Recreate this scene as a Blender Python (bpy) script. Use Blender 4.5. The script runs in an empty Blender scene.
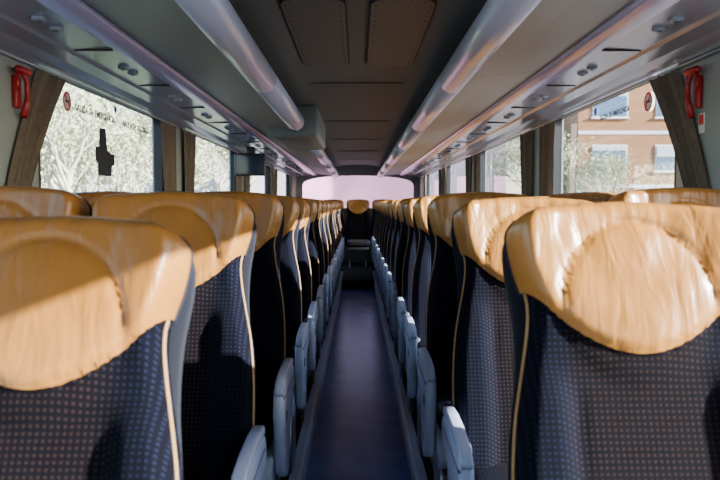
import bpy, bmesh, math, random
from mathutils import Vector, Matrix, noise
random.seed(4)
H=1.30
COL=bpy.context.scene.collection

# ------------------------------------------------------------------ materials
def new_mat(name):
    m=bpy.data.materials.new(name); m.use_nodes=True
    nt=m.node_tree; b=nt.nodes['Principled BSDF']
    return m,nt,b
def N(nt,t,**k):
    n=nt.nodes.new(t)
    for a,v in k.items(): setattr(n,a,v)
    return n
def L(nt,a,b): nt.links.new(a,b)
def simple(name,col,rough=.5,metal=0,noise_amt=.12,scale=6,bump=0.0,bscale=60,coat=0,detail=4):
    m,nt,b=new_mat(name)
    tc=N(nt,'ShaderNodeTexCoord'); nz=N(nt,'ShaderNodeTexNoise'); nz.inputs['Scale'].default_value=scale
    nz.inputs['Detail'].default_value=detail
    L(nt,tc.outputs['Object'],nz.inputs['Vector'])
    mx=N(nt,'ShaderNodeMix',data_type='RGBA')
    mx.inputs[6].default_value=(*[c*(1-noise_amt) for c in col],1)
    mx.inputs[7].default_value=(*[min(1,c*(1+noise_amt)) for c in col],1)
    L(nt,nz.outputs['Fac'],mx.inputs[0]); L(nt,mx.outputs[2],b.inputs['Base Color'])
    b.inputs['Roughness'].default_value=rough; b.inputs['Metallic'].default_value=metal
    b.inputs['Coat Weight'].default_value=coat
    if bump>0:
        n2=N(nt,'ShaderNodeTexNoise'); n2.inputs['Scale'].default_value=bscale; n2.inputs['Detail'].default_value=3
        L(nt,tc.outputs['Object'],n2.inputs['Vector'])
        bp=N(nt,'ShaderNodeBump'); bp.inputs['Strength'].default_value=bump; bp.inputs['Distance'].default_value=.01
        L(nt,n2.outputs['Fac'],bp.inputs['Height']); L(nt,bp.outputs['Normal'],b.inputs['Normal'])
    return m

def upholstery():
    m,nt,b=new_mat('seat_upholstery')
    tc=N(nt,'ShaderNodeTexCoord')
    at=N(nt,'ShaderNodeAttribute',attribute_name='leather')
    gt=N(nt,'ShaderNodeMath',operation='GREATER_THAN'); gt.inputs[1].default_value=0.0
    L(nt,at.outputs['Fac'],gt.inputs[0])
    sep=N(nt,'ShaderNodeSeparateXYZ'); L(nt,tc.outputs['Object'],sep.inputs[0])
    zy=N(nt,'ShaderNodeMath',operation='ADD'); L(nt,sep.outputs[2],zy.inputs[0]); L(nt,sep.outputs[1],zy.inputs[1])
    def cell(src,pitch):
        a=N(nt,'ShaderNodeMath',operation='MULTIPLY'); L(nt,src,a.inputs[0]); a.inputs[1].default_value=1/pitch
        f=N(nt,'ShaderNodeMath',operation='FRACT'); L(nt,a.outputs[0],f.inputs[0])
        s=N(nt,'ShaderNodeMath',operation='SUBTRACT'); L(nt,f.outputs[0],s.inputs[0]); s.inputs[1].default_value=.5
        ab=N(nt,'ShaderNodeMath',operation='ABSOLUTE'); L(nt,s.outputs[0],ab.inputs[0])
        l=N(nt,'ShaderNodeMath',operation='LESS_THAN'); L(nt,ab.outputs[0],l.inputs[0]); l.inputs[1].default_value=.21
        return l.outputs[0]
    dot=N(nt,'ShaderNodeMath',operation='MULTIPLY'); L(nt,cell(sep.outputs[0],.0105),dot.inputs[0]); L(nt,cell(zy.outputs[0],.0135),dot.inputs[1])
    ax=N(nt,'ShaderNodeMath',operation='ABSOLUTE'); L(nt,sep.outputs[0],ax.inputs[0])
    mr=N(nt,'ShaderNodeMapRange'); mr.inputs[1].default_value=.09; mr.inputs[2].default_value=.15; mr.inputs[3].default_value=1; mr.inputs[4].default_value=0
    L(nt,ax.outputs[0],mr.inputs[0])
    dc=N(nt,'ShaderNodeMix',data_type='RGBA'); dc.inputs[6].default_value=(.0065,.008,.021,1); dc.inputs[7].default_value=(.023,.014,.013,1)
    L(nt,mr.outputs[0],dc.inputs[0])
    base=N(nt,'ShaderNodeMix',data_type='RGBA'); base.inputs[6].default_value=(.0012,.0013,.0040,1); base.inputs[7].default_value=(.0032,.0020,.0038,1)
    L(nt,mr.outputs[0],base.inputs[0])
    fb=N(nt,'ShaderNodeMix',data_type='RGBA'); L(nt,dot.outputs[0],fb.inputs[0]); L(nt,base.outputs[2],fb.inputs[6]); L(nt,dc.outputs[2],fb.inputs[7])
    nz=N(nt,'ShaderNodeTexNoise'); nz.inputs['Scale'].default_value=7; nz.inputs['Detail'].default_value=3
    L(nt,tc.outputs['Object'],nz.inputs['Vector'])
    lc=N(nt,'ShaderNodeMix',data_type='RGBA'); lc.inputs[6].default_value=(.31,.112,.017,1); lc.inputs[7].default_value=(.40,.172,.034,1)
    L(nt,nz.outputs['Fac'],lc.inputs[0])
    fin=N(nt,'ShaderNodeMix',data_type='RGBA'); L(nt,gt.outputs[0],fin.inputs[0]); L(nt,fb.outputs[2],fin.inputs[6]); L(nt,lc.outputs[2],fin.inputs[7])
    L(nt,fin.outputs[2],b.inputs['Base Color'])
    rg=N(nt,'ShaderNodeMapRange'); rg.inputs[3].default_value=.95; rg.inputs[4].default_value=.32
    L(nt,gt.outputs[0],rg.inputs[0]); L(nt,rg.outputs[0],b.inputs['Roughness'])
    sp=N(nt,'ShaderNodeMapRange'); sp.inputs[3].default_value=.10; sp.inputs[4].default_value=.5
    L(nt,gt.outputs[0],sp.inputs[0]); L(nt,sp.outputs[0],b.inputs['Specular IOR Level'])
    mp=N(nt,'ShaderNodeMapping'); mp.inputs['Scale'].default_value=(30,8,8)
    L(nt,tc.outputs['Object'],mp.inputs[0])
    wr=N(nt,'ShaderNodeTexNoise'); wr.inputs['Scale'].default_value=1; wr.inputs['Detail'].default_value=2; wr.inputs['Distortion'].default_value=.7
    L(nt,mp.outputs[0],wr.inputs['Vector'])
    gr=N(nt,'ShaderNodeTexVoronoi'); gr.inputs['Scale'].default_value=260; L(nt,tc.outputs['Object'],gr.inputs['Vector'])
    bw=N(nt,'ShaderNodeBump'); bw.inputs['Distance'].default_value=.011
    st=N(nt,'ShaderNodeMath',operation='MULTIPLY'); L(nt,gt.outputs[0],st.inputs[0]); st.inputs[1].default_value=.42
    L(nt,st.outputs[0],bw.inputs['Strength']); L(nt,wr.outputs['Fac'],bw.inputs['Height'])
    b2=N(nt,'ShaderNodeBump'); b2.inputs['Strength'].default_value=.08; b2.inputs['Distance'].default_value=.002
    L(nt,gr.outputs['Distance'],b2.inputs['Height']); L(nt,bw.outputs['Normal'],b2.inputs['Normal'])
    L(nt,b2.outputs['Normal'],b.inputs['Normal'])
    return m
M_UPH=upholstery()
M_PIPE=simple('tan_piping',(.36,.19,.065),.6)
M_SHELL=simple('seat_shell_navy',(.004,.0045,.012),.9,noise_amt=.3,scale=60)
M_ARM=simple('armrest_plastic',(.44,.47,.64),.28,noise_amt=.05)
M_ARMD=simple('armrest_pad_dark',(.04,.042,.07),.5)
M_STEEL=simple('seat_frame_metal',(.35,.37,.42),.35,metal=.8)
M_CEIL=simple('ceiling_panel',(.165,.185,.175),.65,noise_amt=.05,bump=.1,bscale=200)
M_CEILD=simple('ceiling_hatch_panel',(.165,.178,.160),.6,noise_amt=.05)
M_SEAM=simple('panel_seam',(.06,.035,.03),.8)
M_RACK=simple('rack_underside',(.25,.28,.265),.5,noise_amt=.05)
M_TUBE=simple('rack_tube_plastic',(.50,.53,.68),.26,noise_amt=.03)
M_STRIP=simple('service_strip',(.27,.29,.36),.2,noise_amt=.04)
M_LIP=simple('strip_lip_sheen',(.42,.42,.70),.18,noise_amt=.03)  # lilac colour paints in the violet sheen along the strip's inner lip
M_WALL=simple('wall_panel',(.30,.33,.32),.6,noise_amt=.05)
M_RUB=simple('window_rubber',(.010,.010,.013),.5)
M_CURT=simple('curtain_fabric',(.15,.115,.088),.9,noise_amt=.3,scale=40,bump=.2,bscale=300)
M_RED=simple('hammer_red',(.36,.006,.012),.35)
M_BLK=simple('black_plastic',(.008,.008,.010),.35)
M_SCR=simple('screen_glass',(.02,.03,.05),.08)
M_CARPET=simple('dark_carpet',(.006,.006,.010),.95,noise_amt=.3,scale=80)
M_EDGE=simple('podium_edge_trim',(.46,.48,.66),.35,noise_amt=.05)
M_FLOOR=simple('floor_vinyl',(.10,.125,.34),.24,noise_amt=.4,scale=6,bump=.06,bscale=120)
M_WHITE=simple('sticker_white',(.8,.8,.8),.5)
M_SRED=simple('sticker_red',(.7,.02,.03),.5)
M_SBLUE=simple('sticker_blue',(.03,.08,.45),.5)
M_TXT=simple('sticker_lettering',(.01,.015,.03),.6)

def glass(name,tint,refl=.07):
    m=bpy.data.materials.new(name); m.use_nodes=True; nt=m.node_tree
    nt.nodes.clear()
    o=N(nt,'ShaderNodeOutputMaterial'); t=N(nt,'ShaderNodeBsdfTransparent'); g=N(nt,'ShaderNodeBsdfGlossy')
    t.inputs[0].default_value=(*tint,1); g.inputs['Roughness'].default_value=.02
    mx=N(nt,'ShaderNodeMixShader'); lw=N(nt,'ShaderNodeLayerWeight'); lw.inputs[0].default_value=.12
    mu=N(nt,'ShaderNodeMath',operation='MULTIPLY_ADD'); mu.inputs[1].default_value=.35; mu.inputs[2].default_value=refl*.4
    L(nt,lw.outputs['Fresnel'],mu.inputs[0]); L(nt,mu.outputs[0],mx.inputs[0]); L(nt,t.outputs[0],mx.inputs[1]); L(nt,g.outputs[0],mx.inputs[2])
    L(nt,mx.outputs[0],o.inputs[0]); return m
M_GLASS=glass('window_glass',(.84,.94,1.0))
M_GLASSR=glass('rear_glass_pink',(1.0,.62,.82))

# ------------------------------------------------------------------ mesh helper
class MB:
    def __init__(s): s.v=[];s.f=[];s.m=[];s.sm=[];s.mats=[];s.att=[]
    def mi(s,mat):
        if mat not in s.mats: s.mats.append(mat)
        return s.mats.index(mat)
    def add(s,vs,fs,mat,smooth=False,att=None):
        o=len(s.v); s.v+= [tuple(p) for p in vs]; s.att+= (att if att else [-1.0]*len(vs))
        k=s.mi(mat)
        for f in fs: s.f.append([i+o for i in f]); s.m.append(k); s.sm.append(smooth)
    def box(s,x0,x1,y0,y1,z0,z1,mat,bev=0):
        if x0>x1:x0,x1=x1,x0
        if bev<=0:
            vs=[(x,y,z) for x in (x0,x1) for y in (y0,y1) for z in (z0,z1)]
            s.add(vs,[(0,1,3,2),(4,6,7,5),(0,4,5,1),(2,3,7,6),(0,2,6,4),(1,5,7,3)],mat)
        else:
            bm=bmesh.new(); bmesh.ops.create_cube(bm,size=1)
            for v in bm.verts: v.co=Vector(((x0+x1)/2+v.co.x*(x1-x0),(y0+y1)/2+v.co.y*(y1-y0),(z0+z1)/2+v.co.z*(z1-z0)))
            bmesh.ops.bevel(bm,geom=bm.edges[:],offset=bev,segments=3,affect='EDGES',profile=.5)
            s.bm(bm,mat,True)
    def bm(s,bm,mat,smooth=False):
        bm.verts.index_update()
        s.add([v.co[:] for v in bm.verts],[[v.index for v in f.verts] for f in bm.faces],mat,smooth); bm.free()
    def tube(s,pts,r,mat,n=8,cap=True,rad=None):
        pts=[Vector(p) for p in pts]; vs=[];fs=[]
        up=None
        for i,p in enumerate(pts):
            d=(pts[min(i+1,len(pts)-1)]-pts[max(i-1,0)]).normalized()
            if up is None:
                up=Vector((0,0,1)) if abs(d.z)<.9 else Vector((1,0,0))
            a=d.cross(up)
            if a.length<1e-4: a=d.cross(Vector((1,0,0)))
            a.normalize(); b=a.cross(d).normalized(); up=b
            rr=rad[i] if rad else r
            for k in range(n):
                t=2*math.pi*k/n; vs.append(p+a*math.cos(t)*rr+b*math.sin(t)*rr)
        for i in range(len(pts)-1):
            for k in range(n):
                k2=(k+1)%n; fs.append((i*n+k,i*n+k2,(i+1)*n+k2,(i+1)*n+k))
        if cap: fs.append(tuple(range(n-1,-1,-1))); fs.append(tuple((len(pts)-1)*n+k for k in range(n)))
        s.add(vs,fs,mat,True)
    def extr_yz(s,prof,x0,x1,mat,bev=.0):
        bm=bmesh.new(); a=[bm.verts.new((x0,p[0],p[1])) for p in prof]; b=[bm.verts.new((x1,p[0],p[1])) for p in prof]
        n=len(prof)
        f1=bm.faces.new(a); f2=bm.faces.new(b[::-1])
        for i in range(n): bm.faces.new((a[(i+1)%n],a[i],b[i],b[(i+1)%n]))
        bmesh.ops.recalc_face_normals(bm,faces=bm.faces[:])
        if bev>0:
            ed=[e for f in (f1,f2) for e in f.edges]
            bmesh.ops.bevel(bm,geom=ed,offset=bev,segments=3,affect='EDGES',profile=.5)
        s.bm(bm,mat,bev>0)
    def strip(s,prof,y0,y1,mat,smooth=False):
        n=len(prof); vs=[(p[0],y0,p[1]) for p in prof]+[(p[0],y1,p[1]) for p in prof]
        s.add(vs,[(i,i+1,n+i+1,n+i) for i in range(n-1)],mat,smooth)
    def prism(s,prof,y0,y1,mat):
        n=len(prof); vs=[(p[0],y0,p[1]) for p in prof]+[(p[0],y1,p[1]) for p in prof]
        s.add(vs,[(i,(i+1)%n,n+(i+1)%n,n+i) for i in range(n)]+[tuple(range(n)),tuple(range(2*n-1,n-1,-1))],mat)
    def mesh(s,name):
        me=bpy.data.meshes.new(name); me.from_pydata(s.v,[],s.f)
        for m in s.mats: me.materials.append(m)
        me.polygons.foreach_set('material_index',s.m); me.polygons.foreach_set('use_smooth',s.sm)
        a=me.attributes.new('leather','FLOAT','POINT'); a.data.foreach_set('value',s.att)
        bm=bmesh.new(); bm.from_mesh(me); bmesh.ops.recalc_face_normals(bm,faces=bm.faces[:]); bm.to_mesh(me); bm.free()
        me.update(); return me
    def obj(s,name,loc=(0,0,0),parent=None):
        o=bpy.data.objects.new(name,s.mesh(name)); o.location=loc; COL.objects.link(o)
        if parent: o.parent=parent
        return o
def sst(t): t=max(0,min(1,t)); return t*t*(3-2*t)
def crv(x,pts):
    if x<=pts[0][0]: return pts[0][1]
    if x>=pts[-1][0]: return pts[-1][1]
    for i in range(len(pts)-1):
        if pts[i][0]<=x<=pts[i+1][0]:
            p0=pts[max(i-1,0)];p1=pts[i];p2=pts[i+1];p3=pts[min(i+2,len(pts)-1)]
            h=p2[0]-p1[0]; t=(x-p1[0])/h
            m1=(p2[1]-p0[1])/(p2[0]-p0[0])*h; m2=(p3[1]-p1[1])/(p3[0]-p1[0])*h
            return (2*t**3-3*t*t+1)*p1[1]+(t**3-2*t*t+t)*m1+(-2*t**3+3*t*t)*p2[1]+(t**3-t*t)*m2

# ------------------------------------------------------------------ seat
LEN=.86; ZT=1.255
def seat_mesh(name,lean,arm,seed=0,drop=0):
    mb=MB(); lean=math.radians(lean); py,pz=-.206,.40
    def rot(x,y,z):
        z-=pz; return (x,py+y*math.cos(lean)+z*math.sin(lean),pz-drop-y*math.sin(lean)+z*math.cos(lean))
    WP=[(0,.206),(.05,.217),(.11,.210),(.185,.191),(.26,.197),(.40,.226),(.55,.238),(.86,.238)]
    def padw(q):
        w=crv(q,WP); rc=.05
        if q<rc: t=1-q/rc; w-=rc*(1-math.sqrt(max(0,1-t*t)))
        return w
    def shw(q):
        w=crv(q,[(0,.216),(.1,.219),(.2,.207),(.3,.207),(.45,.222),(.86,.232)]); rc=.07
        if q<rc: t=1-q/rc; w-=rc*(1-math.sqrt(max(0,1-t*t)))
        return w
    def qbf(x): return .281-.108*(abs(x)/.185)**1.9
    def rnd(a,r): t=1-min(max(a/r,0),1); return math.sqrt(max(0,1-t*t))
    def slab(wf,zt,ln,th_f,th_b,r,cont,mat,Nu,Nv,leather,q0=0):
        vs=[];at=[];fs=[];idx={}
        def P(q,u,side):
            w=wf(q); x=u*w
            e=rnd((1-abs(u))*w,r)*rnd(q,r)*rnd(ln-q,r)
            z=zt-q+.016*math.cos(u*math.pi/2)*(1-sst(q/.2))
            if side==0:
                y=-(th_f+cont(x,q,w))*e
            else: y=th_b*e
            return x,y,z
        for side in (0,1):
            for i in range(Nv+1):
                q=ln*(1-math.cos(math.pi*.5*(i/Nv)))**.95
                for j in range(Nu+1):
                    u=math.sin(math.pi/2*(2*j/Nu-1))
                    x,y,z=P(q,u,side)
                    edge=(i in(0,Nv) or j in (0,Nu))
                    if side==1 and edge: idx[(1,i,j)]=idx[(0,i,j)]; continue
                    idx[(side,i,j)]=len(vs); vs.append(rot(x,y+q0,z))
                    if leather:
                        qb=qbf(x)
                        at.append(qb-q if side==0 else (qb-q if q<.05 else -1))
                    else: at.append(-1.)
            for i in range(Nv):
                for j in range(Nu):
                    a,b,c,d=[idx[(side,)+t] for t in ((i,j),(i,j+1),(i+1,j+1),(i+1,j))]
                    fs.append((a,b,c,d) if side==0 else (a,d,c,b))
        mb.add(vs,fs,mat,True,at)
        return P
    def cont(x,q,w):
        ax=abs(x); c=0
        Ls=qbf(x)-q
        c+=.011*sst((Ls+.004)/.014)
        c-=.007*math.exp(-((Ls+.001)/.005)**2)
        r=math.sqrt((x/.138)**2+((q-.195)/.145)**2)
        c+=.018*max(0,1-r*r)**.75
        if q<.24: c-=.0075*math.exp(-((r-1.0)/.032)**2)*(1-sst((q-.17)/.07))
        c+=.022*sst(ax/.21)**2*(1-sst((q-.14)/.14))
        c+=.030*sst((ax-.115)/.05)*sst((q-.28)/.10)
        c-=.005*math.exp(-((ax-.118)/.006)**2)*sst((q-.32)/.05)
        c+=.016*math.exp(-((q-.62)/.16)**2)
        if Ls>0:
            n=noise.noise(Vector((x*44+seed*7,q*9,seed*3.1)))
            c+=.0050*n*sst(Ls/.05)*(1-sst((q-.02)/.20))
            n=noise.noise(Vector((x*11+seed,q*15+seed,seed*1.7)))
            c+=.0040*n*sst(Ls/.05)
        return c
    P=slab(padw,ZT,LEN-.06,.062,.02,.032,cont,M_UPH,52,76,True)
    slab(shw,ZT-.004,LEN-.02,.004,.055,.04,lambda x,q,w:.0,M_SHELL,24,30,False,q0=.030)
    for sgn in (-1,1):
        pts=[]
        for i in range(34):
            q=.165+i*(.605/33); w=padw(q); u=sgn*(1-.0020/w)
            x,y,z=P(q,u,0); pts.append(rot(x,y-.000,z))
        mb.tube(pts,.0036,M_PIPE,6)
    pts=[]
    rim=[]
    for q in [.165-.0055*k for k in range(28)]: rim.append((q,1))
    for q,s in rim:
        x,y,z=P(q,1,0); pts.append(rot(x,.004,z))
    for k in range(1,24):
        u=1-2*k/24; x,y,z=P(.0,u,0); pts.append(rot(x,.004,z))
    for q,s in reversed(rim):
        x,y,z=P(q,-1,0); pts.append(rot(x,.004,z))
    mb.tube(pts,.0035,M_SHELL,6)
    # cushion
    vs=[];fs=[];nu,nv=24,30
    for i in range(nv+1):
        t=i/nv; 
        for j in range(nu):
            a=2*math.pi*j/nu; ca,sa=math.cos(a),math.sin(a)
            sx=math.copysign(abs(ca)**.45,ca); sz=math.copysign(abs(sa)**.6,sa)
            yy=-.645+t*.47; e=rnd(t*.47,.06)*rnd((1-t)*.47,.02)
            zz=.43+.065*sz*(.25+.75*e)+.025*(1-t)**2+ (0.014*abs(sx)**4 if sz>0 else 0)
            vs.append((.222*sx*(.85+.15*e),yy,zz))
    for i in range(nv):
        for j in range(nu):
            j2=(j+1)%nu; fs.append((i*nu+j,(i+1)*nu+j,(i+1)*nu+j2,i*nu+j2))
    fs.append(tuple(range(nu))); fs.append(tuple(nv*nu+j for j in range(nu-1,-1,-1)))
    mb.add(vs,fs,M_UPH,True)
    mb.box(-.19,.19,-.60,-.16,.33,.375,M_BLK,.008)
    for x in (-.15,.15):
        mb.extr_yz([(-.46,0),(-.22,0),(-.27,.04),(-.30,.34),(-.42,.34),(-.40,.04)],x-.018,x+.018,M_STEEL,.004)
    if arm:
        s=arm
        x0=s*.238; x1=s*.276
        prof=[(-.215,.54),(-.20,.59),(-.22,.625),(-.30,.632),(-.42,.628),(-.50,.618),(-.54,.595),(-.555,.55),(-.55,.47),(-.53,.39),(-.50,.325),(-.455,.30),(-.41,.32),(-.385,.38),(-.37,.46),(-.34,.51),(-.28,.53)]
        mb.extr_yz(prof,min(x0,x1),max(x0,x1),M_ARM,.014)
        pad=[(-.21,.622),(-.215,.645),(-.30,.650),(-.42,.646),(-.505,.635),(-.545,.608),(-.54,.592),(-.50,.612),(-.42,.622),(-.30,.626)]
        mb.extr_yz(pad,min(x0,x1)+.003,max(x0,x1)-.003,M_ARM,.006)
        xf=s*.2762
        for yc,zc,r,mt in ((-.50,.52,.020,M_ARMD),(-.475,.385,.012,M_STEEL)):
            pr=[(yc+r*math.cos(a*math.pi/8),zc+r*math.sin(a*math.pi/8)) for a in range(16)]
            mb.extr_yz(pr,*sorted((xf-s*.004,xf+s*.002)),mt,.0015)
        mb.extr_yz([(-.545,.585),(-.545,.590),(-.24,.600),(-.24,.595)],*sorted((xf-s*.003,xf+s*.0006)),M_ARMD)
        mb.extr_yz([(-.24,.36),(-.14,.36),(-.10,.50),(-.13,.60),(-.22,.61),(-.28,.54)],*sorted((s*.20,s*.246)),M_ARMD,.01)
        mb.extr_yz([(-.56,.30),(-.14,.30),(-.12,.42),(-.50,.40),(-.58,.36)],*sorted((s*.196,s*.236)),M_ARM,.01)
        mb.extr_yz([(-.44,.0),(-.26,.0),(-.25,.31),(-.45,.31)],*sorted((s*.190,s*.215)),M_STEEL,.004)
    return mb.mesh(name)
cache={}
def seat(x,head_y,z0,lean,arm,seed,drop=0):
    k=(lean,arm,seed,drop)
    if k not in cache: cache[k]=seat_mesh('passenger_seat_mesh',lean,arm,seed,drop)
    o=bpy.data.objects.new('passenger_seat',cache[k]); COL.objects.link(o)
    dy=(LEN)*(math.sin(math.radians(lean))-math.sin(math.radians(14)))
    o.location=(x,head_y-dy,z0); return o
PZ=.10
for k in range(15):
    for side in (-1,1):
        y0=(1.20 if side<0 else 1.38)+.76*k
        if y0>12.1: continue
        if k==0 and side<0: y0=1.225
        lean=14; drop=0
        if k==0: lean,drop=(19,.052) if side<0 else (17,.036)
        elif k==1: lean,drop=(15,.012) if side<0 else (16,.022)
        elif k%5==4: lean=17
        seat(side*.506,y0,PZ,lean,-side,(k+ (1 if side>0 else 0))%3,drop)
        seat(side*.962,y0,PZ,14 if k%3 else 17,0,(k+1)%3)
for x in (-.962,-.485,0,.485,.962):
    seat(x,13.25,.14,14,0,1)

# ------------------------------------------------------------------ shell
Y0,Y1=-2.3,13.9; XW=1.24; ZS=.85; ZW=1.85
m=MB(); m.box(-1.3,1.3,Y0,Y1,-.08,0,M_FLOOR); m.obj('floor')
for s,nm in ((-1,'left'),(1,'right')):
    m=MB()
    m.box(s*.262,s*1.235,Y0,12.4,0,PZ,M_CARPET)
    m.box(s*.252,s*.264,Y0,12.4,0.0,PZ-.01,M_EDGE)
    m.strip([(s*.262,PZ+.012),(s*.248,PZ+.008),(s*.246,PZ-.012),(s*.252,PZ-.02)],Y0,12.4,M_EDGE,True)
    m.box(s*.262,s*.30,Y0,12.4,PZ,PZ+.012,M_EDGE)
    m.box(s*.34,s*.36,Y0,12.4,PZ,PZ+.01,M_STEEL)
    m.obj('seat_podium')
m=MB(); m.box(-.245,.245,10.6,12.41,0,.14,M_CARPET); m.box(-.245,.245,10.59,10.62,.12,.146,M_SEAM)
m.obj('aisle_step')
m=MB(); m.box(-1.22,1.22,12.415,13.88,0,.139,M_CARPET); m.obj('rear_platform')

WIN=[(-1.7,.0),(.35,2.15),(2.72,4.45),(5.02,7.1),(7.65,9.75),(10.3,12.6)]
for s,nm in ((-1,'left'),(1,'right')):
    m=MB(); xa,xb=s*XW,s*(XW+.06)
    m.box(xa,xb,Y0,Y1,-.08,ZS,M_WALL); m.box(xa,xb,Y0,Y1,ZW,2.12,M_WALL)
    ys=[Y0]+[v for w in WIN for v in w]+[Y1]
    for i in range(0,len(ys),2): m.box(xa,xb,ys[i],ys[i+1],ZS,ZW,M_WALL)
    for i in range(2,len(ys)-1,2):
        a,b=ys[i],ys[i+1]
        m.box(s*(XW-.022),s*XW,a+.03,b-.03,ZS-.02,ZW-.0,M_WALL,.009)
    m.box(s*(XW-.035),s*XW,Y0,Y1,ZS-.06,ZS-.02,M_WALL,.01)
    m.obj('wall_'+nm)
    for i,(a,b) in enumerate(WIN):
        e=bpy.data.objects.new('window_%d'%(i+1+(0 if s<0 else len(WIN))),None); COL.objects.link(e)
        g=MB(); g.add([(s*(XW+.03),a,ZS),(s*(XW+.03),b,ZS),(s*(XW+.03),b,ZW),(s*(XW+.03),a,ZW)],[(0,1,2,3)],M_GLASS); g.obj('glass_pane',parent=e)
        g=MB(); t=.018
        x0,x1=s*(XW-.006),s*(XW+.045)
        g.box(x0,x1,a,b,ZS,ZS+t,M_RUB); g.box(x0,x1,a,b,ZW-t,ZW,M_RUB); g.box(x0,x1,a,a+t,ZS+t,ZW-t,M_RUB); g.box(x0,x1,b-t,b,ZS+t,ZW-t,M_RUB)
        for (cy,sy) in ((a+t,1),(b-t,-1)):
            r=.05
            for cz,sz in ((ZS+t,1),(ZW-t,-1)):
                pr=[(cy,cz)]+[(cy+sy*(r-r*math.sin(q)),cz+sz*(r-r*math.cos(q))) for q in [math.pi/2*j/6 for j in range(7)]]
                g.extr_yz(pr,min(x0,x1)+.004,max(x0,x1)-.004,M_RUB)
        g.obj('rubber_frame',parent=e)
# roof / ceiling
m=MB()
m.box(-1.3,1.3,Y0,Y1,2.10,2.14,M_CEIL)
m.strip([(-1.24,2.02),(-.55,2.045),(-.42,2.03),(-.36,2.035),(-.30,2.052),(-.15,2.060),(0,2.062),(.15,2.060),(.30,2.052),(.36,2.035),(.42,2.03),(.55,2.045),(1.24,2.02)],Y0,Y1,M_CEIL,True)
for yb in [ -.5,1.0,4.4,6.4,8.2,10,11.8]:
    m.box(-.30,.30,yb,yb+.005,2.049,2.056,M_SEAM)
m.obj('ceiling')
def rrect(x0,x1,y0,y1,r,n=6):
    pts=[]
    for cx,cy,a0 in ((x1-r,y1-r,0),(x0+r,y1-r,90),(x0+r,y0+r,180),(x1-r,y0+r,270)):
        for k in range(n+1):
            a=math.radians(a0+90*k/n); pts.append((cx+r*math.cos(a),cy+r*math.sin(a)))
    return pts
for (x0,x1) in ((-.29,-.05),(.05,.29)):
    for (a,b) in ((1.2,2.5),(2.58,3.85)):
        m=MB()
        for gro,z,mat in ((.005,2.0465,M_SEAM),(0,2.043,M_CEILD)):
            p=rrect(x0-gro,x1+gro,a-gro,b+gro,.09); n=len(p)
            m.add([(x,y,z) for x,y in p]+[(x,y,2.06) for x,y in p],[tuple(range(n-1,-1,-1))]+[(i,(i+1)%n,n+(i+1)%n,n+i) for i in range(n)],mat)
        # row of rivets round the panel edge
        p=rrect(x0+.018,x1-.018,a+.018,b-.018,.075,2)
        seq=[]
        for i in range(len(p)):
            q0=Vector(p[i]); q1=Vector(p[(i+1)%len(p)]); n=max(1,int((q1-q0).length/.07))
            seq+=[q0.lerp(q1,t/n) for t in range(n)]
        for q in seq: m.box(q.x-.0035,q.x+.0035,q.y-.0035,q.y+.0035,2.0415,2.0435,M_SEAM)
        m.obj('ceiling_hatch')
# luggage racks
TX=.432
for s in (-1,1):
    e=bpy.data.objects.new('luggage_rack',None); COL.objects.link(e)
    m=MB()
    m.prism([(s*.46,1.845),(s*.60,1.865),(s*.80,1.885),(s*.80,1.915),(s*.46,1.875)],Y0,Y1,M_RACK)
    for k in range(9):
        y=Y0+1.8*k; 
        m.strip([(s*.465,1.8435),(s*.60,1.8635),(s*.80,1.8835)],y,y+.004,M_SEAM)
    m.obj('shelf_underside',parent=e)
    m=MB()
    m.prism([(s*.80,1.915),(s*.80,1.872),(s*.83,1.857),(s*.87,1.853),(s*.88,1.863),(s*1.04,1.858),(s*1.05,1.848),(s*1.12,1.843),(s*1.16,1.828),(s*1.215,1.822),(s*1.239,1.825),(s*1.239,1.95)],Y0,Y1,M_STRIP)
    m.strip([(s*.798,1.888),(s*.798,1.868),(s*.829,1.8535),(s*.872,1.8505)],Y0,Y1,M_LIP,True)  # thin added facing that carries the painted violet sheen
    for k in range(20):
        yc=-1.6+.76*k
        if yc>13.2: break
        for dy in (-.06,.06):
            m.tube([(s*.96,yc+dy,1.865),(s*.96,yc+dy,1.852),(s*.96,yc+dy,1.848)],.024,M_STRIP,14,rad=[.022,.022,.016])
            m.tube([(s*.96,yc+dy,1.850),(s*.96,yc+dy,1.8465)],.009,M_ARMD,10)
        m.box(s*.89,s*1.03,yc+.375,yc+.380,1.855,1.864,M_SEAM)
    m.obj('service_strip',parent=e)
    m=MB()
    segs=[(Y0,1.6),(1.606,3.25),(3.256,4.95)] + ([(6.9,9.2),(9.206,11.4),(11.406,13.6)] if s<0 else [(4.956,6.7),(6.95,9.2),(9.206,11.4),(11.406,13.6)])
    for a,b in segs:
        pts=[(s*TX,a,1.868),(s*TX,a+.006,1.868),(s*TX,b-.006,1.868),(s*TX,b,1.868)]
        rr=[.054,.060,.060,.054]
        if (s<0 and b==4.95) or (s>0 and b==6.7):
            pts=pts[:2]+[(s*TX,b-.07,1.868),(s*TX,b-.03,1.868),(s*TX,b-.01,1.868),(s*TX,b,1.868)]; rr=[.054,.060,.060,.050,.034,.008]
        m.tube(pts,.06,M_TUBE,28,rad=rr)
    m.prism([(s*.44,1.83),(s*.47,1.845),(s*.47,1.88),(s*.44,1.90)],Y0,13.6,M_RACK)
    m.obj('rack_tube',parent=e)
m=MB(); m.box(-.68,-.30,5.25,6.55,1.80,2.04,M_RACK,.03); m.box(-.62,-.36,5.35,6.45,1.795,1.803,M_CEILD,.002); m.obj('ceiling_air_unit')
e=MB()
e.box(-1.17,-.88,6.66,6.70,1.565,1.78,M_BLK,.012); e.box(-1.15,-.90,6.654,6.661,1.588,1.762,M_SCR)
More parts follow.
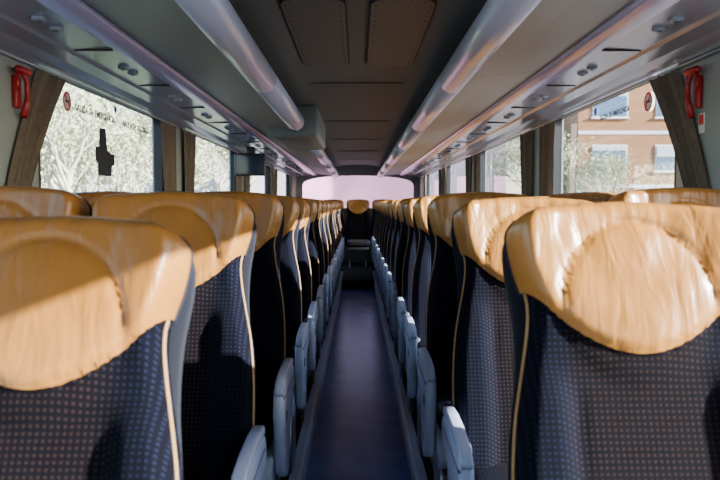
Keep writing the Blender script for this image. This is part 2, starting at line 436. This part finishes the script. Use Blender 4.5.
e.box(-1.06,-.98,6.68,6.76,1.77,1.842,M_BLK,.008); e.obj('drop_down_monitor')

# rear wall
m=MB()
m.box(-1.3,1.3,Y1,Y1+.05,-.08,1.22,M_WALL); m.box(-1.3,-1.10,Y1,Y1+.05,1.22,2.12,M_WALL); m.box(1.10,1.3,Y1,Y1+.05,1.22,2.12,M_WALL)
prof=[(-1.12,2.12),(-1.12,1.60)]+[(-1.12+.02+1.10*(1-math.cos(math.pi*k/20)),1.60+ .26*math.sin(math.pi*k/20)**.5) for k in range(1,20)]+[(1.12,1.60),(1.12,2.12)]
m.prism(prof,Y1,Y1+.05,M_WALL)
m.obj('wall_rear')
m=MB(); m.add([(-1.12,Y1+.03,1.2),(1.12,Y1+.03,1.2),(1.12,Y1+.03,1.9),(-1.12,Y1+.03,1.9)],[(0,1,2,3)],M_GLASSR); m.obj('window_rear')
m=MB(); m.box(-1.3,1.3,Y0-.05,Y0,-.08,.75,M_WALL); m.box(-1.3,-1.16,Y0-.05,Y0,.75,2.12,M_WALL); m.box(1.16,1.3,Y0-.05,Y0,.75,2.12,M_WALL); m.box(-1.16,1.16,Y0-.05,Y0,2.0,2.12,M_WALL); m.obj('wall_front')
m=MB(); m.add([(-1.16,Y0-.03,.75),(1.16,Y0-.03,.75),(1.16,Y0-.03,2.0),(-1.16,Y0-.03,2.0)],[(0,1,2,3)],M_GLASS); m.obj('windscreen')

for s in (-1,1):
    m=MB(); m.tube([(s*1.20,Y0+.05,1.812),(s*1.20,13.8,1.812)],.006,M_STEEL,8); m.obj('curtain_rail')
def curtain(s,ta,tb,ba,bb,zt=1.804,zb=.95,seed=0):
    m=MB(); nu,nv=80,30; vs=[];fs=[]
    for i in range(nv+1):
        t=i/nv; z=zt+(zb-zt)*t
        k=min(1,t/.7); k=k*(1.35-.35*k)
        a=ta+(ba-ta)*k; b=tb+(bb-tb)*k
        for j in range(nu+1):
            u=j/nu; ph=u*2*math.pi*4.5+seed+.6*math.sin(3*t+seed)+1.1*math.sin(u*7+seed)
            amp=.016*(1-.2*t)*(.6+.4*math.sin(u*11+seed*2))
            vs.append((s*(1.196+amp*math.sin(ph)),a+(b-a)*u+.004*math.sin(2*ph),z))
    for i in range(nv):
        for j in range(nu): o=i*(nu+1)+j; fs.append((o,o+1,o+nu+2,o+nu+1))
    m.add(vs,fs,M_CURT,True)
    m.obj('window_curtain')
for s in (-1,1):
    curtain(s,2.66,2.89,2.36,2.48,seed=1)
    curtain(s,2.0,2.2,1.9,2.05,seed=4)
    for w in ((4.30,4.60,4.36,4.60),(4.84,5.16,4.84,5.08),(6.95,7.25,7.0,7.2),(7.5,7.78,7.5,7.7),(9.6,9.88,9.65,9.85),(10.15,10.42,10.15,10.35),(12.4,12.7,12.45,12.7)):
        curtain(s,*w,seed=w[0])

for s in (-1,1):
    m=MB(); x=s*1.205; y=2.50; z=1.725; q=s*.022
    m.box(s*1.20,s*1.219,y-.012,y+.030,z-.085,z+.03,M_RED,.006)
    m.tube([(x-q,y-.045,z+.040),(x-q,y-.032,z+.044),(x-q,y+.035,z+.044),(x-q,y+.048,z+.040)],.014,M_RED,12,rad=[.005,.015,.016,.010])
    m.tube([(x-q,y+.0,z+.044),(x-q,y+.030,z+.01),(x-q,y+.032,z-.05),(x-q,y+.0,z-.115)],.010,M_RED,12,rad=[.011,.009,.009,.013])
    m.tube([(x-q,y-.038,z+.03),(x-q,y-.040,z-.01),(x-q,y-.03,z-.03)],.006,M_RED,8)
    m.obj('emergency_hammer')
m=MB(); m.box(1.214,1.2175,2.47,2.51,1.55,1.62,M_WHITE); m.box(1.2125,1.2142,2.475,2.505,1.58,1.615,M_SRED); m.obj('safety_sticker')

def disc_yz(mb,x,yc,zc,r0,r1,mat,n=28):
    vs=[];fs=[]
    for k in range(n):
        a=2*math.pi*k/n; vs.append((x,yc+r1*math.cos(a),zc+r1*math.sin(a))); vs.append((x,yc+r0*math.cos(a),zc+r0*math.sin(a)))
    for k in range(n): k2=(k+1)%n; fs.append((2*k,2*k2,2*k2+1,2*k+1))
    mb.add(vs,fs,mat)
for s in (-1,1):
    m=MB(); X=s*(XW+.024); yc,zc=3.07,1.745
    disc_yz(m,X,yc,zc,0,.042,M_WHITE); disc_yz(m,X-s*.002,yc,zc,.033,.042,M_SRED)
    m.box(X-s*.002,X-s*.003,yc-.02,yc+.02,zc-.005,zc+.005,M_TXT)
    d=.025
    m.add([(X-s*.004,yc-d-.003,zc+d-.003),(X-s*.004,yc-d+.003,zc+d+.003),(X-s*.004,yc+d+.003,zc-d+.003),(X-s*.004,yc+d-.003,zc-d-.003)],[(0,1,2,3)],M_SRED)
    m.obj('no_smoking_sticker')
    m=MB(); disc_yz(m,X,3.68 if s<0 else 3.75,1.79,0,.020,M_SBLUE); m.obj('round_blue_sticker')
def text(body,s,y,z,size):
    c=bpy.data.curves.new('lettering','FONT'); c.body=body; c.size=size; c.extrude=.0008; c.materials.append(M_TXT); c.offset=.0005
    o=bpy.data.objects.new('emergency_exit_lettering',c); COL.objects.link(o)
    o.location=(s*(XW+.024),y,z); o.rotation_euler=(math.pi/2,0,math.pi/2 if s<0 else -math.pi/2)
text('SALIDA DE EMERGENCIA',-1,3.16,1.718,.046)
text('SALIDA DE SOCORRO',-1,3.80,1.718,.046)
text('SALIDA DE EMERGENCIA',1,3.68,1.735,.036)
m=MB(); X=-(XW+.024)
m.extr_yz([(3.45,1.67),(3.53,1.675),(3.545,1.57),(3.60,1.555),(3.65,1.555),(3.65,1.50),(3.61,1.495),(3.60,1.44),(3.42,1.44),(3.42,1.50),(3.39,1.51),(3.39,1.575),(3.44,1.58)],X,X+.002,M_TXT)
m.obj('window_pictogram_sticker')

# ------------------------------------------------------------------ outside
M_ASPH=simple('asphalt',(.20,.20,.21),.9,scale=2)
M_BRICK,nt,b=new_mat('brick_facade')
tc=N(nt,'ShaderNodeTexCoord'); mp=N(nt,'ShaderNodeMapping'); mp.inputs['Rotation'].default_value=(math.pi/2,0,0); L(nt,tc.outputs['Object'],mp.inputs[0])
br=N(nt,'ShaderNodeTexBrick'); br.inputs['Scale'].default_value=3; br.inputs['Color1'].default_value=(.30,.12,.045,1); br.inputs['Color2'].default_value=(.35,.155,.06,1); br.inputs['Mortar'].default_value=(.30,.19,.12,1)
L(nt,mp.outputs[0],br.inputs['Vector']); L(nt,br.outputs['Color'],b.inputs['Base Color']); b.inputs['Roughness'].default_value=.9
M_PALE=simple('pale_render_facade',(.62,.63,.68),.9)
M_PINK=simple('pink_render_facade',(.72,.58,.66),.9,noise_amt=.4,scale=.35)
M_WD=simple('house_window_dark',(.08,.14,.24),.15)
M_BLIND=simple('roller_blind',(.50,.52,.56),.7)
M_BARK=simple('tree_bark',(.50,.47,.38),.9)
M_LEAF=simple('tree_leaves',(.44,.46,.28),.8,noise_amt=.6,scale=3)
M_GRASS=simple('grass',(.16,.20,.08),.95,scale=1)
m=MB(); m.box(-90,90,-60,140,-1.3,-1.2,M_ASPH); m.box(-60,-5,8,120,-1.2,-1.12,M_GRASS); m.obj('ground')
def building(name,x0,x1,y0,y1,h,mat,cols,win=True):
    m=MB(); m.box(x0,x1,y0,y1,-1.2,h,mat)
    nw=int((x1-x0)/cols)
    z=.1
    while z+1.8<h and win:
        for i in range(nw):
            xc=x0+cols*(i+.5)
            m.box(xc-1.0,xc+1.0,y0-.06,y0+.05,z,z+1.5,M_WHITE)
            m.box(xc-.93,xc-.03,y0-.09,y0,z+.07,z+1.43,M_WD); m.box(xc+.03,xc+.93,y0-.09,y0,z+.07,z+1.43,M_WD)
            m.box(xc-.93,xc+.93,y0-.11,y0,z+1.43-.25-.35*((i*7+int(z))%3),z+1.43,M_BLIND)
            m.box(xc-1.1,xc+1.1,y0-.16,y0,z-.08,z,M_PALE)
        m.box(x0,x1,y0-.05,y0,z+2.1,z+2.3,M_PALE)
        z+=3.05
    return m.obj(name)
building('brick_apartment_building',12.5,34,40,52,11.5,M_BRICK,3.6)
building('pale_apartment_building',-44,-10,57,67,13,M_PALE,3.6)
building('pink_warehouse',-9,9.5,45,55,6,M_PINK,3.6,False)
def tree(name,x,y,h,seed):
    rnd=random.Random(seed); m=MB(); tips=[]
    def br(p,d,l,r,dep):
        pts=[p];rad=[r];q=p.copy();dd=d.copy();n=4
        for i in range(n):
            dd=(dd+Vector((rnd.uniform(-.18,.18),rnd.uniform(-.18,.18),rnd.uniform(-.05,.12)))).normalized()
            q=q+dd*(l/n); pts.append(q.copy()); rad.append(r*(1-.45*(i+1)/n))
        m.tube(pts,r,M_BARK,5 if dep else 8,cap=False,rad=rad)
        if dep>=2: tips.extend(pts[1:])
        if dep<5:
            for k in range(4 if dep<3 else 3):
                a=pts[rnd.randint(2,n)]
                nd=(dd+Vector((rnd.uniform(-1,1),rnd.uniform(-1,1),rnd.uniform(-.3,.6)))*.9).normalized()
                br(a,nd,l*rnd.uniform(.55,.75),r*.6,dep+1)
    br(Vector((0,0,0)),Vector((0,0,1)),h*.36,.15,0)
    vs=[];fs=[]
    rnd.shuffle(tips)
    for t in tips[:1100]:
        for k in range(3):
            c=t+Vector([rnd.gauss(0,.25) for _ in range(3)]); a=Vector([rnd.uniform(-1,1) for _ in range(3)]).normalized()*.07; b=a.cross(Vector([rnd.uniform(-1,1) for _ in range(3)])).normalized()*.04
            o=len(vs); vs+= [c-a,c+b,c+a,c-b]; fs.append((o,o+1,o+2,o+3))
    m.add(vs,fs,M_LEAF)
    return m.mesh(name)
tm=[tree('tree_mesh',0,0,8,sd) for sd in (1,2,3)]
for i,(x,y,sc) in enumerate([(-7.5,19,1),(-9.5,24,1.1),(-7,27,1),(-12,28,1.2),(-10,34,1.2),(-7,38,1.2),(-14,38,1.3),(-16,30,1.2),(-19,40,1.3),(9,34,1.1),(12.2,33,.8),(16.5,34,.5)]):
    o=bpy.data.objects.new('street_tree',tm[i%3]); COL.objects.link(o); o.location=(x,y,-1.2); o.scale=(sc,)*3; o.rotation_euler=(0,0,i*1.3)

# ------------------------------------------------------------------ light
w=bpy.data.worlds.new('sky'); bpy.context.scene.world=w; w.use_nodes=True; nt=w.node_tree
sk=N(nt,'ShaderNodeTexSky'); sk.sky_type='NISHITA'; sk.sun_disc=False; sk.sun_elevation=math.radians(26); sk.sun_rotation=math.radians(120)
bg=nt.nodes['Background']; L(nt,sk.outputs[0],bg.inputs[0]); bg.inputs[1].default_value=.74
sd=bpy.data.lights.new('sun','SUN'); sd.energy=42; sd.angle=math.radians(.6); sd.color=(1,.94,.87)
so=bpy.data.objects.new('sun',sd); COL.objects.link(so)
to=Vector((.85,-.30,.33)).normalized(); so.rotation_euler=to.to_track_quat('Z','Y').to_euler(); so.location=to*30

c=bpy.data.cameras.new('camera'); co=bpy.data.objects.new('camera',c); COL.objects.link(co)
co.location=(0,0,H); co.rotation_euler=(math.radians(90-2.95),0,-.0029)
c.lens=35; c.sensor_width=36; c.clip_start=.02; c.clip_end=500
c.dof.use_dof=True; c.dof.focus_distance=3.4; c.dof.aperture_fstop=4.5
bpy.context.scene.camera=co
